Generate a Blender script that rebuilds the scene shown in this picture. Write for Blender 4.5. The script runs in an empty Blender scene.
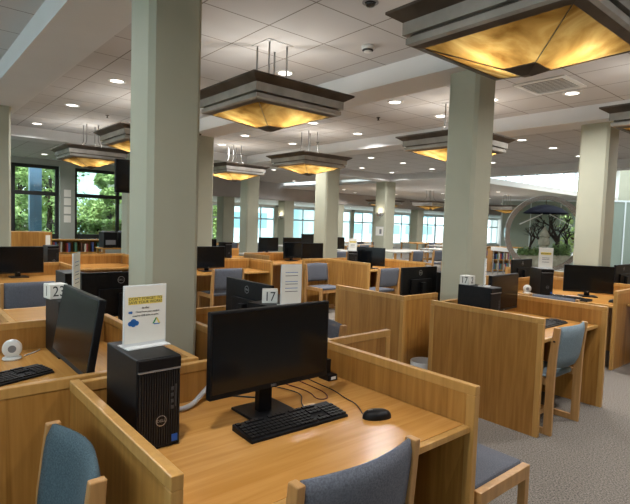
import bpy, math, random
from mathutils import Vector, Matrix
random.seed(7)
PI = math.pi
S = bpy.context.scene
C = S.collection

# ------------------------------------------------------------------ camera
yaw, pitch, roll = math.radians(-49.554), math.radians(-3.345), math.radians(1.915)
cyw, syw = math.cos(yaw), math.sin(yaw)
fw = Vector((syw*math.cos(pitch), cyw*math.cos(pitch), math.sin(pitch)))
rt = Vector((cyw, -syw, 0)); up = rt.cross(fw)
r2 = math.cos(roll)*rt + math.sin(roll)*up
u2 = -math.sin(roll)*rt + math.cos(roll)*up
cam = bpy.data.objects.new('camera', bpy.data.cameras.new('camera')); C.objects.link(cam)
M = Matrix((( r2.x, u2.x, -fw.x, 0), (r2.y, u2.y, -fw.y, 0), (r2.z, u2.z, -fw.z, 1.5), (0, 0, 0, 1)))
cam.matrix_world = M
cam.data.sensor_width = 36; cam.data.lens = 500/630*36; cam.data.clip_start = .05; cam.data.clip_end = 300
S.camera = cam

# ------------------------------------------------------------------ world, sun, exposure
w = bpy.data.worlds.new('world'); S.world = w; w.use_nodes = True
bg = w.node_tree.nodes['Background']; bg.inputs[0].default_value = (.84, .94, 1, 1); bg.inputs[1].default_value = 4.0
sun = bpy.data.objects.new('sun', bpy.data.lights.new('sun', 'SUN')); C.objects.link(sun)
sun.data.energy = 3.2; sun.data.angle = math.radians(3); sun.data.color = (1, .95, .85)
sun.rotation_euler = (math.radians(8), math.radians(38), 0)      # from the east, high over the roof
DOWN_W, BULB_W = 29, 10.5
S.view_settings.view_transform = 'Standard'; S.view_settings.look = 'None'
S.view_settings.exposure = 0.0; S.view_settings.gamma = 1; S.view_settings.use_curve_mapping = False
S.cycles.use_denoising = True; S.cycles.max_bounces = 8; S.cycles.diffuse_bounces = 5
S.cycles.sample_clamp_indirect = 6

# ------------------------------------------------------------------ materials
def mat(name, col, rough=.6, metal=0, spec=.5, emit=None, estr=1, alpha=None):
    m = bpy.data.materials.new(name); m.use_nodes = True
    b = m.node_tree.nodes['Principled BSDF']
    b.inputs['Base Color'].default_value = (*col, 1); b.inputs['Roughness'].default_value = rough
    b.inputs['Metallic'].default_value = metal; b.inputs['Specular IOR Level'].default_value = spec
    if emit: b.inputs['Emission Color'].default_value = (*emit, 1); b.inputs['Emission Strength'].default_value = estr
    return m
def nodes(m): return m.node_tree.nodes, m.node_tree.links, m.node_tree.nodes['Principled BSDF']
def noisy(name, c1, c2, scale, rough=.6, stretch=(1, 1, 1), detail=3, bump=0, metal=0, lo=.35, hi=.65, spec=.5):
    m = mat(name, c1, rough, metal, spec); N, L, b = nodes(m)
    tc = N.new('ShaderNodeTexCoord'); mp = N.new('ShaderNodeMapping'); mp.inputs['Scale'].default_value = stretch
    nz = N.new('ShaderNodeTexNoise'); nz.inputs['Scale'].default_value = scale; nz.inputs['Detail'].default_value = detail
    rp = N.new('ShaderNodeValToRGB'); rp.color_ramp.elements[0].position = lo; rp.color_ramp.elements[1].position = hi
    rp.color_ramp.elements[0].color = (*c1, 1); rp.color_ramp.elements[1].color = (*c2, 1)
    L.new(tc.outputs['Object'], mp.inputs[0]); L.new(mp.outputs[0], nz.inputs[0]); L.new(nz.outputs[0], rp.inputs[0]); L.new(rp.outputs[0], b.inputs['Base Color'])
    if bump:
        bp = N.new('ShaderNodeBump'); bp.inputs['Strength'].default_value = bump; bp.inputs['Distance'].default_value = .01
        L.new(nz.outputs[0], bp.inputs['Height']); L.new(bp.outputs[0], b.inputs['Normal'])
    return m
def wood(name, dark, light, axis, rough=.38, strip=.17):
    """veneer: fine grain along an axis and wide strips of slightly different tone"""
    m = mat(name, dark, rough); N, L, b = nodes(m)
    tc = N.new('ShaderNodeTexCoord'); mp = N.new('ShaderNodeMapping')
    st = [34, 34, 34]; st[axis] = 1.9; mp.inputs['Scale'].default_value = st
    nz = N.new('ShaderNodeTexNoise'); nz.inputs['Scale'].default_value = 1; nz.inputs['Detail'].default_value = 4; nz.inputs['Distortion'].default_value = .6
    L.new(tc.outputs['Object'], mp.inputs[0]); L.new(mp.outputs[0], nz.inputs[0])
    mp2 = N.new('ShaderNodeMapping'); st2 = [1/strip]*3; st2[axis] = .35; mp2.inputs['Scale'].default_value = st2
    vo = N.new('ShaderNodeTexVoronoi'); vo.inputs['Scale'].default_value = 1
    L.new(tc.outputs['Object'], mp2.inputs[0]); L.new(mp2.outputs[0], vo.inputs[0])
    sp = N.new('ShaderNodeSeparateColor'); L.new(vo.outputs['Color'], sp.inputs[0])
    mx = N.new('ShaderNodeMath'); mx.operation = 'MULTIPLY_ADD'; mx.inputs[1].default_value = .22; L.new(sp.outputs[0], mx.inputs[0])
    L.new(nz.outputs[0], mx.inputs[2])
    rp = N.new('ShaderNodeValToRGB'); rp.color_ramp.elements[0].position = .35; rp.color_ramp.elements[1].position = .85
    rp.color_ramp.elements[0].color = (*dark, 1); rp.color_ramp.elements[1].color = (*light, 1)
    L.new(mx.outputs[0], rp.inputs[0]); L.new(rp.outputs[0], b.inputs['Base Color'])
    return m
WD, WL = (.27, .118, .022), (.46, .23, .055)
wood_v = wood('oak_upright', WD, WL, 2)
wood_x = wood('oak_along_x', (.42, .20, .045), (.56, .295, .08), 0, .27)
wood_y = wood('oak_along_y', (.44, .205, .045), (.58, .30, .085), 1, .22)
for _m in (wood_x, wood_y): _m.node_tree.nodes['Principled BSDF'].inputs['Roughness'].default_value = .24
wood_trim = wood('oak_edge', (.40, .21, .055), (.56, .315, .095), 2, .35, .5)
wood_chair = wood('oak_chair', (.36, .19, .065), (.52, .29, .11), 2, .4, .5)
column_paint = noisy('column_paint', (.385, .385, .295), (.41, .41, .315), 3, .7)
beam_paint = noisy('beam_paint', (.62, .615, .61), (.65, .645, .64), 2, .8)
fascia_paint = noisy('fascia_paint', (.40, .37, .35), (.43, .40, .38), 2, .8)
white_paint = mat('white_paint', (.75, .74, .70), .6)
pier_paint = noisy('pier_paint', (.33, .35, .30), (.36, .38, .33), 2, .8)
metal = noisy('pewter_metal', (.42, .395, .355), (.54, .51, .465), 6, .22, metal=.5)
dark_metal = noisy('bronze_metal', (.07, .055, .042), (.12, .095, .075), 5, .5, metal=.5)
steel = mat('brushed_steel', (.58, .58, .57), .25, .85)
rod_m = mat('rod_steel', (.30, .30, .29), .35, .7)
black = noisy('black_plastic', (.004, .004, .005), (.007, .007, .008), 40, .45, spec=.22)
black_gloss = mat('screen_glass', (.006, .006, .007), .13)
screen_m = mat('screen_matte', (.004, .005, .006), .16, 0, .45)
black_ribs = mat('black_front', (.008, .008, .009), .5)
grey_plastic = mat('grey_plastic', (.20, .20, .21), .45)
silver = mat('silver_line', (.35, .35, .36), .35, .6)
keys_m = mat('key_caps', (.007, .007, .008), .5, 0, .3)
white_plastic = mat('white_plastic', (.72, .72, .70), .35)
acrylic = mat('sign_acrylic', (.70, .72, .72), .15)
paper = noisy('paper', (.78, .76, .69), (.80, .78, .71), 5, .7)
ink = mat('ink', (.03, .03, .03), .8)
ink_blue = mat('ink_blue', (.02, .14, .45), .7)
ink_green = mat('ink_green', (.03, .25, .08), .7)
ink_red = mat('ink_red', (.10, .02, .02), .7)
yellow = mat('highlight_yellow', (.80, .62, .12), .7)
sticker = mat('sticker_blue', (.01, .09, .42), .4)
blue_fab = noisy('blue_grey_fabric', (.082, .090, .112), (.130, .140, .168), 160, .95, bump=.25)
teal_fab = noisy('teal_blue_fabric', (.036, .066, .085), (.068, .110, .132), 170, .95, bump=.25)
light_fab = noisy('light_blue_fabric', (.13, .18, .215), (.19, .25, .285), 160, .95, bump=.25)
cable_m = mat('cable_grey', (.42, .42, .43), .4)
cable_b = mat('cable_black', (.015, .015, .015), .5)
bag_m = mat('bin_liner', (.62, .66, .70), .3)
cube_m = mat('cube_white', (.74, .73, .68), .5)
leafm = noisy('leaves', (.16, .28, .07), (.50, .66, .26), 3.5, .7, lo=.3, hi=.7)
leafd = noisy('dark_leaves', (.04, .09, .025), (.20, .32, .10), 3, .7)
bark = noisy('bark', (.012, .009, .007), (.04, .03, .022), 8, .9)
bark_grey = noisy('bark_grey', (.22, .20, .16), (.36, .33, .27), 8, .9)
navy = mat('navy_enamel', (.008, .009, .022), .8, spec=.2)
stone = noisy('stone', (.25, .25, .19), (.42, .42, .33), 6, .9)
blk_frame = mat('black_frame', (.012, .014, .013), .5)
pale_frame = mat('pale_frame', (.55, .62, .64), .5)
build_m = noisy('pale_render', (.50, .68, .72), (.58, .76, .80), 2, .8)
build_blue = mat('blue_cladding', (.14, .24, .36), .4)
build_glass = mat('building_glass', (.18, .38, .46), .15)
ground_m = noisy('ground_green', (.14, .24, .06), (.30, .42, .15), 1.2, .9)
book_ms = [mat('book_cover_%s' % n, c, .6) for n, c in (('brown', (.16, .07, .04)), ('cream', (.6, .55, .42)), ('red', (.35, .05, .04)), ('blue', (.06, .10, .25)), ('green', (.06, .16, .09)))]
lens_m = mat('lamp_lens', (1, 1, 1), .5, emit=(1, .95, .86), estr=5)
lens_m.cycles.emission_sampling = 'NONE'

def ceiling_mat():
    m = mat('ceiling_tile', (.5, .48, .45), .9); N, L, b = nodes(m)
    tc = N.new('ShaderNodeTexCoord'); sx = N.new('ShaderNodeSeparateXYZ'); L.new(tc.outputs['Object'], sx.inputs[0])
    outs = []
    for i, off in ((0, 2.974), (1, -2.455)):
        a = N.new('ShaderNodeMath'); a.operation = 'ADD'; a.inputs[1].default_value = off + 61.2; L.new(sx.outputs[i], a.inputs[0])
        d = N.new('ShaderNodeMath'); d.operation = 'DIVIDE'; d.inputs[1].default_value = .612; L.new(a.outputs[0], d.inputs[0])
        f = N.new('ShaderNodeMath'); f.operation = 'FRACT'; L.new(d.outputs[0], f.inputs[0])
        l = N.new('ShaderNodeMath'); l.operation = 'LESS_THAN'; l.inputs[1].default_value = .020; L.new(f.outputs[0], l.inputs[0]); outs.append(l)
    mx = N.new('ShaderNodeMath'); mx.operation = 'MAXIMUM'; L.new(outs[0].outputs[0], mx.inputs[0]); L.new(outs[1].outputs[0], mx.inputs[1])
    nz = N.new('ShaderNodeTexNoise'); nz.inputs['Scale'].default_value = 120; L.new(tc.outputs['Object'], nz.inputs[0])
    rp = N.new('ShaderNodeValToRGB'); rp.color_ramp.elements[0].color = (.50, .49, .485, 1); rp.color_ramp.elements[1].color = (.56, .55, .545, 1); L.new(nz.outputs[0], rp.inputs[0])
    mc = N.new('ShaderNodeMix'); mc.data_type = 'RGBA'; L.new(mx.outputs[0], mc.inputs[0]); L.new(rp.outputs[0], mc.inputs[6]); mc.inputs[7].default_value = (.20, .18, .16, 1)
    L.new(mc.outputs[2], b.inputs['Base Color']); return m
ceil_m = ceiling_mat()
def carpet_mat():
    m = noisy('carpet', (.062, .054, .046), (.29, .26, .225), 110, .97, bump=.4, lo=.3, hi=.7, spec=.1); return m
carpet_m = carpet_mat()
def glass_mat(name='pane_glass', tint=(.92, .98, .98)):
    m = bpy.data.materials.new(name); m.use_nodes = True; N = m.node_tree.nodes; L = m.node_tree.links; N.clear()
    o = N.new('ShaderNodeOutputMaterial'); t = N.new('ShaderNodeBsdfTransparent'); t.inputs[0].default_value = (*tint, 1)
    g = N.new('ShaderNodeBsdfGlossy'); g.inputs['Roughness'].default_value = .03; mx = N.new('ShaderNodeMixShader'); mx.inputs[0].default_value = .07
    L.new(t.outputs[0], mx.inputs[1]); L.new(g.outputs[0], mx.inputs[2]); L.new(mx.outputs[0], o.inputs[0]); return m
glass = glass_mat()
glass_clear = glass_mat('display_glass', (.93, .97, .95))
def alabaster_mat():
    m = bpy.data.materials.new('amber_alabaster'); m.use_nodes = True; N = m.node_tree.nodes; L = m.node_tree.links; N.clear()
    o = N.new('ShaderNodeOutputMaterial'); tc = N.new('ShaderNodeTexCoord')
    nz = N.new('ShaderNodeTexNoise'); nz.inputs['Scale'].default_value = 2.6; nz.inputs['Detail'].default_value = 6; nz.inputs['Distortion'].default_value = 1.6
    L.new(tc.outputs['Object'], nz.inputs[0])
    rp = N.new('ShaderNodeValToRGB'); e = rp.color_ramp.elements
    e[0].position = .30; e[0].color = (.10, .048, .009, 1); e[1].position = .72; e[1].color = (.40, .29, .11, 1)
    k = e.new(.47); k.color = (.215, .125, .032, 1)
    L.new(nz.outputs[0], rp.inputs[0])
    t = N.new('ShaderNodeBsdfTranslucent'); d = N.new('ShaderNodeBsdfDiffuse'); mx = N.new('ShaderNodeMixShader'); mx.inputs[0].default_value = .35
    L.new(rp.outputs[0], t.inputs[0]); L.new(rp.outputs[0], d.inputs[0]); L.new(t.outputs[0], mx.inputs[1]); L.new(d.outputs[0], mx.inputs[2])
    L.new(mx.outputs[0], o.inputs[0]); return m
alab = alabaster_mat()

# ------------------------------------------------------------------ mesh helpers
class MB:
    def __init__(s): s.v = []; s.f = []
    def add(s, vs, fs):
        n = len(s.v); s.v += [tuple(v) for v in vs]; s.f += [tuple(i+n for i in f) for f in fs]; return s
    def box(s, x0, x1, y0, y1, z0, z1, rz=0, c=None, rx=0, ry=0):
        vs = [(x, y, z) for x in (x0, x1) for y in (y0, y1) for z in (z0, z1)]
        if rz or rx or ry:
            cc = Vector(c) if c else Vector(((x0+x1)/2, (y0+y1)/2, (z0+z1)/2))
            R = Matrix.Rotation(rz, 3, 'Z') @ Matrix.Rotation(ry, 3, 'Y') @ Matrix.Rotation(rx, 3, 'X')
            vs = [R @ (Vector(v)-cc) + cc for v in vs]
        return s.add(vs, [(0, 1, 3, 2), (4, 6, 7, 5), (0, 4, 5, 1), (2, 3, 7, 6), (0, 2, 6, 4), (1, 5, 7, 3)])
    def prism(s, pts, a0, a1, axis=0):
        """polygon pts (u,v) extruded along axis; the other axes in order"""
        n = len(pts)
        def P(a, u, v): return {0: (a, u, v), 1: (u, a, v), 2: (u, v, a)}[axis]
        vs = [P(a0, *p) for p in pts] + [P(a1, *p) for p in pts]
        return s.add(vs, [tuple(range(n)), tuple(range(2*n-1, n-1, -1))] + [(i, i+n, (i+1) % n+n, (i+1) % n) for i in range(n)])
    def lathe(s, prof, n=20, c=(0, 0), cap=True):
        vs = []
        for r, z in prof:
            for k in range(n): a = 2*PI*k/n; vs.append((c[0]+r*math.cos(a), c[1]+r*math.sin(a), z))
        fs = []
        for i in range(len(prof)-1):
            for k in range(n): fs.append((i*n+k, i*n+(k+1) % n, (i+1)*n+(k+1) % n, (i+1)*n+k))
        if cap: fs.append(tuple(range(n-1, -1, -1))); fs.append(tuple(range((len(prof)-1)*n, len(prof)*n)))
        return s.add(vs, fs)
    def tube(s, pts, r, n=8, r1=None):
        pts = [Vector(p) for p in pts]; m = len(pts); vs = []; fs = []
        for i, p in enumerate(pts):
            t = (pts[min(i+1, m-1)]-pts[max(i-1, 0)]).normalized()
            a = t.cross(Vector((0, 0, 1)) if abs(t.z) < .95 else Vector((1, 0, 0))).normalized(); b = t.cross(a)
            rr = r if r1 is None else r+(r1-r)*i/(m-1)
            for k in range(n): an = 2*PI*k/n; vs.append(p+a*math.cos(an)*rr+b*math.sin(an)*rr)
        for i in range(m-1):
            for k in range(n): fs.append((i*n+k, i*n+(k+1) % n, (i+1)*n+(k+1) % n, (i+1)*n+k))
        fs.append(tuple(range(n-1, -1, -1))); fs.append(tuple(range((m-1)*n, m*n)))
        return s.add(vs, fs)
    def frustum(s, h0, z0, h1, z1, cap0=False, cap1=False):
        vs = [(a*h0, b*h0, z0) for a, b in ((-1, -1), (1, -1), (1, 1), (-1, 1))]+[(a*h1, b*h1, z1) for a, b in ((-1, -1), (1, -1), (1, 1), (-1, 1))]
        fs = [(i, (i+1) % 4, (i+1) % 4+4, i+4) for i in range(4)]
        if cap0: fs.append((3, 2, 1, 0))
        if cap1: fs.append((4, 5, 6, 7))
        return s.add(vs, fs)
    def build(s, name, m, parent=None, bevel=0, smooth=False, loc=None):
        me = bpy.data.meshes.new(name); me.from_pydata(s.v, [], s.f); me.materials.append(m)
        if smooth: me.polygons.foreach_set('use_smooth', [True]*len(me.polygons))
        me.validate(); me.update()
        import bmesh
        bm = bmesh.new(); bm.from_mesh(me); bmesh.ops.recalc_face_normals(bm, faces=bm.faces); bm.to_mesh(me); bm.free()
        o = bpy.data.objects.new(name, me); C.objects.link(o)
        if parent: o.parent = parent
        if loc: o.location = loc
        if bevel:
            b = o.modifiers.new('bevel', 'BEVEL'); b.width = bevel; b.segments = 2; b.limit_method = 'ANGLE'
        return o
def tag(o, label=None, cat=None, group=None, kind=None):
    if label: o['label'] = label
    if cat: o['category'] = cat
    if group: o['group'] = group
    if kind: o['kind'] = kind
    return o
def empty(name, loc=(0, 0, 0), rz=0, label=None, cat=None, group=None, kind=None):
    o = bpy.data.objects.new(name, None); C.objects.link(o); o.location = loc; o.rotation_euler = (0, 0, rz)
    o.empty_display_size = .1
    return tag(o, label, cat, group, kind)
def copy_tree(o, parent=None):
    c = o.copy(); C.objects.link(c)
    if parent: c.parent = parent
    for ch in list(o.children): copy_tree(ch, c)
    return c
protos = {}
def place(key, maker, loc, rz, label, group=None, name=None, scale=None):
    if key not in protos: o = protos[key] = maker()
    else: o = copy_tree(protos[key])
    o.location = loc; o.rotation_euler = (0, 0, rz)
    if scale: o.scale = scale
    o['label'] = label
    if group: o['group'] = group
    elif 'group' in o: del o['group']
    return o
def text(name, s, size, m, parent, loc, rot, ext=.0004, sx=1):
    cu = bpy.data.curves.new(name, 'FONT'); cu.body = s; cu.size = size; cu.align_x = 'CENTER'; cu.align_y = 'CENTER'; cu.extrude = ext
    cu.materials.append(m); cu.resolution_u = 3
    return as_mesh(name, cu, parent, loc, rot, sx)
def as_mesh(name, cu, parent, loc=(0, 0, 0), rot=(0, 0, 0), sx=1):
    t = bpy.data.objects.new('tmp', cu); C.objects.link(t)
    me = bpy.data.meshes.new_from_object(t.evaluated_get(bpy.context.evaluated_depsgraph_get()))
    bpy.data.objects.remove(t); o = bpy.data.objects.new(name, me); C.objects.link(o)
    if parent: o.parent = parent
    o.location = loc; o.rotation_euler = rot; o.scale = (sx, 1, 1)
    return o
def struct(name, mb, m, **k): return tag(mb.build(name, m, **k), kind='structure')

# ------------------------------------------------------------------ the shell
ZC, ZB = 3.15, 2.95
struct('floor', MB().box(-17.4, 3.3, -3.9, 7.6, -.2, 0).box(-23.2, 3.3, 7.6, 41, -.2, 0), carpet_m)
struct('ceiling', MB().box(-17.6, 3.2, -3.7, 13.0, ZC, ZC+.2), ceil_m)
struct('ceiling', MB().box(-17.6, -8.6, 13.0, 41, 2.95, 3.05), beam_paint)
struct('ceiling', MB().box(-24, -17.6, 7.6, 41, 2.42, 2.6), white_paint)
struct('ceiling', MB().box(-14.2, -12.5, 13.0, 41, 6, 6.2).box(.5, 3.2, 13.0, 41, 6, 6.2).box(-12.5, .5, 13.0, 15.5, 6, 6.2).box(-12.5, .5, 38.5, 41, 6, 6.2), white_paint)
sk = empty('window_40', (-6, 27, 6.05), kind='structure')  # skylight and its ceiling opening, added to bring daylight into the atrium
m = MB()
for k in range(6): m.box(-6.5, 6.5, -11.5+k*4.5, -11.4+k*4.5, 0, .1)
for k in range(5): m.box(-6.5+k*3.2, -6.4+k*3.2, -11.5, 11.5, 0, .1)
m.build('window_frame', white_paint, sk)
# beams along x over the column rows, and across
BY = [(-2.0, -1.5), (.94, 1.40), (3.93, 4.39), (6.98, 7.44), (12.5, 13.0)]
for i, (a, b) in enumerate(BY):
    struct('ceiling_beam', MB().box(-11.0, 3.1, a, b, ZB, ZC), beam_paint)
struct('ceiling_beam', MB().box(-11.5, -11.0, -3.6, 13.0, ZB, ZC), beam_paint)
struct('ceiling_beam', MB().box(-17.6, -17.3, -3.6, 7.6, 3.0, ZC), beam_paint)
struct('ceiling_beam', MB().box(-17.9, -17.5, 7.6, 41, 2.42, ZC), fascia_paint)
struct('ceiling_beam', MB().box(-8.6, -8.45, 13.0, 41, 2.90, 3.08), white_paint)
struct('ceiling_beam', MB().box(-14.2, 3.1, 13.0, 13.15, 3.15, 6), white_paint)
# walls
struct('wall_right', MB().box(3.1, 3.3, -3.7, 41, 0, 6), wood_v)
wf = MB().box(-17.6, 3.3, -3.9, -3.7, 0, .7).box(-17.6, 3.3, -3.9, -3.7, 2.8, 3.4)
for k in range(8): wf.box(-17.6+k*2.9, -17.3+k*2.9, -3.9, -3.7, .7, 2.8)
struct('wall_front', wf, white_paint)
wl = MB()
wl.box(-17.4, -17.0, -3.7, 7.6, 0, .68).box(-17.4, -17.0, -3.7, 7.6, 2.98, 3.15)
for a, b in ((-3.7, -2), (.2, .9), (4.04, 4.47), (7.3, 7.6)): wl.box(-17.4, -17.0, a, b, .68, 2.98)
struct('wall_left', wl, pier_paint)
struct('wall_return', MB().box(-23.2, -17.0, 7.45, 7.6, 0, 3.15), pier_paint)
wb = MB().box(-23.2, -23, 7.6, 41, 0, .2).box(-23.2, -23, 7.6, 41, 2.3, 2.6)
struct('wall_back_left', wb, white_paint)
struct('wall_back', MB().box(-24, -14, 40.8, 41, 0, 3.3).box(-14, 3.3, 40.8, 41, 0, 6), white_paint)
struct('wall_clerestory', MB().box(-14.2, -14, 13.15, 41, 3.05, 3.25).box(-14.2, -14, 13.15, 41, 5.7, 6), white_paint)

wn = [0]
def window_x(x, y0, y1, z0, z1, fr, muls=(), trans=(), t=.05, fm=None):
    """a window in a wall of constant x"""
    wn[0] += 1
    r = empty('window_%d' % wn[0], (x, (y0+y1)/2, z0), kind='structure')
    h = (y1-y0)/2; m = MB()
    m.box(-t/2, t/2, -h, -h+t, 0, z1-z0).box(-t/2, t/2, h-t, h, 0, z1-z0).box(-t/2, t/2, -h+t, h-t, 0, t).box(-t/2, t/2, -h+t, h-t, z1-z0-t, z1-z0)
    for y in muls: m.box(-t/2, t/2, y-r.location.y-t/2, y-r.location.y+t/2, t, z1-z0-t)
    for z in trans: m.box(-t/2-.004, t/2+.004, -h+t, h-t, z-z0-t*.6, z-z0+t*.6)
    m.build('window_frame', fr, r)
    MB().box(-.004, .004, -h+t*.8, h-t*.8, t*.8, z1-z0-t*.8).build('window_pane', glass, r)
window_x(-17.2, .9, 4.04, .68, 2.98, blk_frame, (2.8,), (.82, 2.12), .10)
window_x(-17.2, 4.47, 7.3, .68, 2.98, blk_frame, (5.85,), (.82, 2.12), .10)
window_x(-17.2, -2, .2, .68, 2.98, blk_frame, (-.9,), (2.12,), .13)
for k, y in enumerate(range(0, 11)):
    a = 7.6+3.0*y
    window_x(-23.1, a+.25 if k % 2 else a+.02, a+3.0, .2, 2.3, pale_frame, (a+1.1, a+2.05), (1.62,), .07)
    if k % 2: struct('wall_pier', MB().box(-23.2, -23.0, a-.02, a+.25, 0, 2.45), column_paint)
for k in range(4):
    a = 13.15+7*k
    window_x(-14.1, a, a+6.95, 3.25, 5.7, pale_frame, [a+1.75*j for j in range(1, 4)], (), .08)

for k in range(7):      # unseen front-wall windows, added to light the columns' left faces
    xa, xb = -17.3+k*2.9, -14.7+k*2.9; wn[0] += 1
    r = empty('window_%d' % wn[0], ((xa+xb)/2, -3.8, .7), kind='structure'); h = (xb-xa)/2
    MB().box(-h, -h+.08, -.04, .04, 0, 2.1).box(h-.08, h, -.04, .04, 0, 2.1).box(-h+.08, h-.08, -.04, .04, 0, .08).box(-h+.08, h-.08, -.04, .04, 2.02, 2.1).box(-.04, .04, -.04, .04, .08, 2.02).build('window_frame', blk_frame, r)
    MB().box(-h+.06, h-.06, -.004, .004, .06, 2.04).build('window_pane', glass, r)
# columns (chamfered square shafts)
def column(x, y, W, z1, name='column'):
    c = .03; x -= .015; y += .015; W += .03; h = W/2
    pts = [(-h+c, -h), (h-c, -h), (h, -h+c), (h, h-c), (h-c, h), (-h+c, h), (-h, h-c), (-h, -h+c)]
    struct(name, MB().prism(pts, 0, z1, 2), column_paint, loc=(x, y, 0))
for x0, y0, W in ((-2.58, -1.9, .3), (-2.66, 1.070, .28), (-2.58, 4.07, .29), (-2.58, 7.19, .34),
                  (-8.03, -1.9, .36), (-8.03, .90, .36), (-8.03, 4.02, .37), (-8.03, 7.11, .37), (-11.25, 4.05, .36), (-11.25, 7.19, .35)):
    column(x0-W/2, y0+W/2, W, ZB)
column(-11.48, 12.85, .46, ZB)
for y0 in (10.1, 13.15, 16.2, 19.3, 22.4): column(-17.8, y0+.25, .5, 2.42)
column(-7.6, 24.0, .7, 6)

# ------------------------------------------------------------------ outside
tag(MB().box(-90, -17.45, -30, 12, -.4, -.25).build('lawn', ground_m), 'green lawn and shrubbery ground outside the windows', 'lawn', kind='structure')
tag(MB().box(-90, -24.1, 12, 90, -.4, -.25).build('paving', white_paint), 'pale paving outside the distant windows', 'paving', kind='structure')
def tree(loc, h, R, m, label, n=5200, leaf=.085, tm=bark):
    r = empty('tree', loc, 0, label, 'tree', 'trees outside the windows')
    t = MB().tube([(0, 0, 0), (0, 0, .3), (.1, .05, h*.35), (-.05, .1, h*.7)], .16, 8, .06)
    for k in range(5):
        a = k*1.3; t.tube([(0, 0, h*(.3+.08*k)), (math.cos(a)*R*.6, math.sin(a)*R*.6, h*(.5+.09*k))], .06, 6, .02)
    t.build('trunk', tm, r)
    b = MB(); cl = [(random.uniform(-R, R)*.7, random.uniform(-R, R)*.7, random.uniform(.12, .95)*h, random.uniform(.35, .6)*R) for _ in range(16)]
    for i in range(n):
        cx, cy, cz, cr = random.choice(cl); d = Vector((random.gauss(0, 1), random.gauss(0, 1), random.gauss(0, 1))).normalized()*cr*random.uniform(.6, 1)
        p = Vector((cx, cy, cz))+d; p.z = max(p.z, .18)
        u = Vector((random.gauss(0, 1), random.gauss(0, 1), random.gauss(0, .6))).normalized(); v = u.cross(Vector((random.random(), random.random(), random.random()))).normalized()
        s = leaf*random.uniform(.6, 1.3); b.add([p-u*s, p+v*s*.5, p+u*s, p-v*s*.5], [(0, 1, 2, 3)])
    b.build('foliage', m, r)
for i, (x, y, h, R, m, lab) in enumerate([
    (-20.95, 1.55, 4.4, 1.1, leafm, 'small bright tree outside the left window, nearest the left edge'),
    (-20.95, 4.55, 4.4, 1.1, leafm, 'small bright tree outside, level with the window pier'),
    (-20.8, 6.72, 3.6, .5, leafm, 'slim bright tree outside the right-hand black-framed window'),
    (-25.7, -.6, 6.5, 1.85, leafm, 'leafy tree in the second row outside, farthest left'),
    (-25.7, 4.4, 7.0, 1.85, leafm, 'tall leafy tree in the second row outside the left windows'),
    (-26.6, 9.3, 6.5, 1.85, leafm, 'leafy tree in the second row outside, right of the others'),
    (-31.4, 2.0, 8.5, 1.9, leafd, 'dark tall tree in the third row outside, left one'),
    (-31.4, 7.1, 8.5, 1.9, leafd, 'dark tall tree in the third row outside, middle one'),
    (-32.0, 12.2, 8.0, 1.9, leafd, 'dark tall tree in the third row outside, right one'),
    (-26.6, 14.6, 3.6, .9, leafm, 'small tree outside the pale windows, left of the middle')]):
    tree((x, y, -.25), h, R, m, lab, 5200 if x > -25 else 9000, .085 if x > -25 else .13)
def hedge(x, y, sx, sy, h, label):
    r = empty('hedge', (x, y, -.25), 0, label, 'hedge', 'hedges outside the left windows')
    b = MB()
    for i in range(5200):
        p = Vector((random.uniform(-sx/2, sx/2), random.uniform(-sy/2, sy/2), max(.12, h*random.random()**.8)))
        u = Vector((random.gauss(0, 1), random.gauss(0, 1), random.gauss(0, .6))).normalized(); v = u.cross(Vector((.3, random.random(), 1))).normalized(); q = .085*random.uniform(.6, 1.3)
        b.add([p-u*q, p+v*q*.5, p+u*q, p-v*q*.5], [(0, 1, 2, 3)])
    b.build('foliage', leafm, r)
    MB().tube([(0, 0, 0), (0, 0, h*.8)], .05, 6).build('stem', bark, r)
hedge(-18.95, 5.75, .5, 2.6, 1.6, 'bright green hedge low outside the right-hand black-framed window')
hedge(-18.95, 2.4, .5, 3.2, 1.7, 'bright green hedge low outside the left-hand black-framed window')
def block(loc, sx, sy, h, m, label, rows=3, cols=5):
    r = empty('building', loc, 0, label, 'building')
    MB().box(-sx/2, sx/2, -sy/2, sy/2, 0, h).build('wall', m, r)
    MB().box(-sx/2-.3, sx/2+.3, -sy/2-.3, sy/2+.3, h, h+.3).build('roof', build_m, r)
    for i in range(rows):
        for j in range(cols):
            y = -sy/2+(j+.5)*sy/cols; z = (i+.3)*h/rows
            MB().box(sx/2, sx/2+.03, y-sy/cols*.33, y+sy/cols*.33, z, z+h/rows*.5).build('window', build_glass, r)
block((-48, 24, -.25), 6, 22, 6.5, build_m, 'pale low building seen through the central windows', 2, 7)
block((-44, 46, -.25), 6, 20, 4.5, build_m, 'white banded building seen through the window right of the middle', 2, 6)
tag(MB().box(-18.5, -18.3, 3.45, 3.80, -.25, 6).build('blue_pillar', build_blue), 'blue grey exterior pillar outside the left window', 'pillar')

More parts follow.
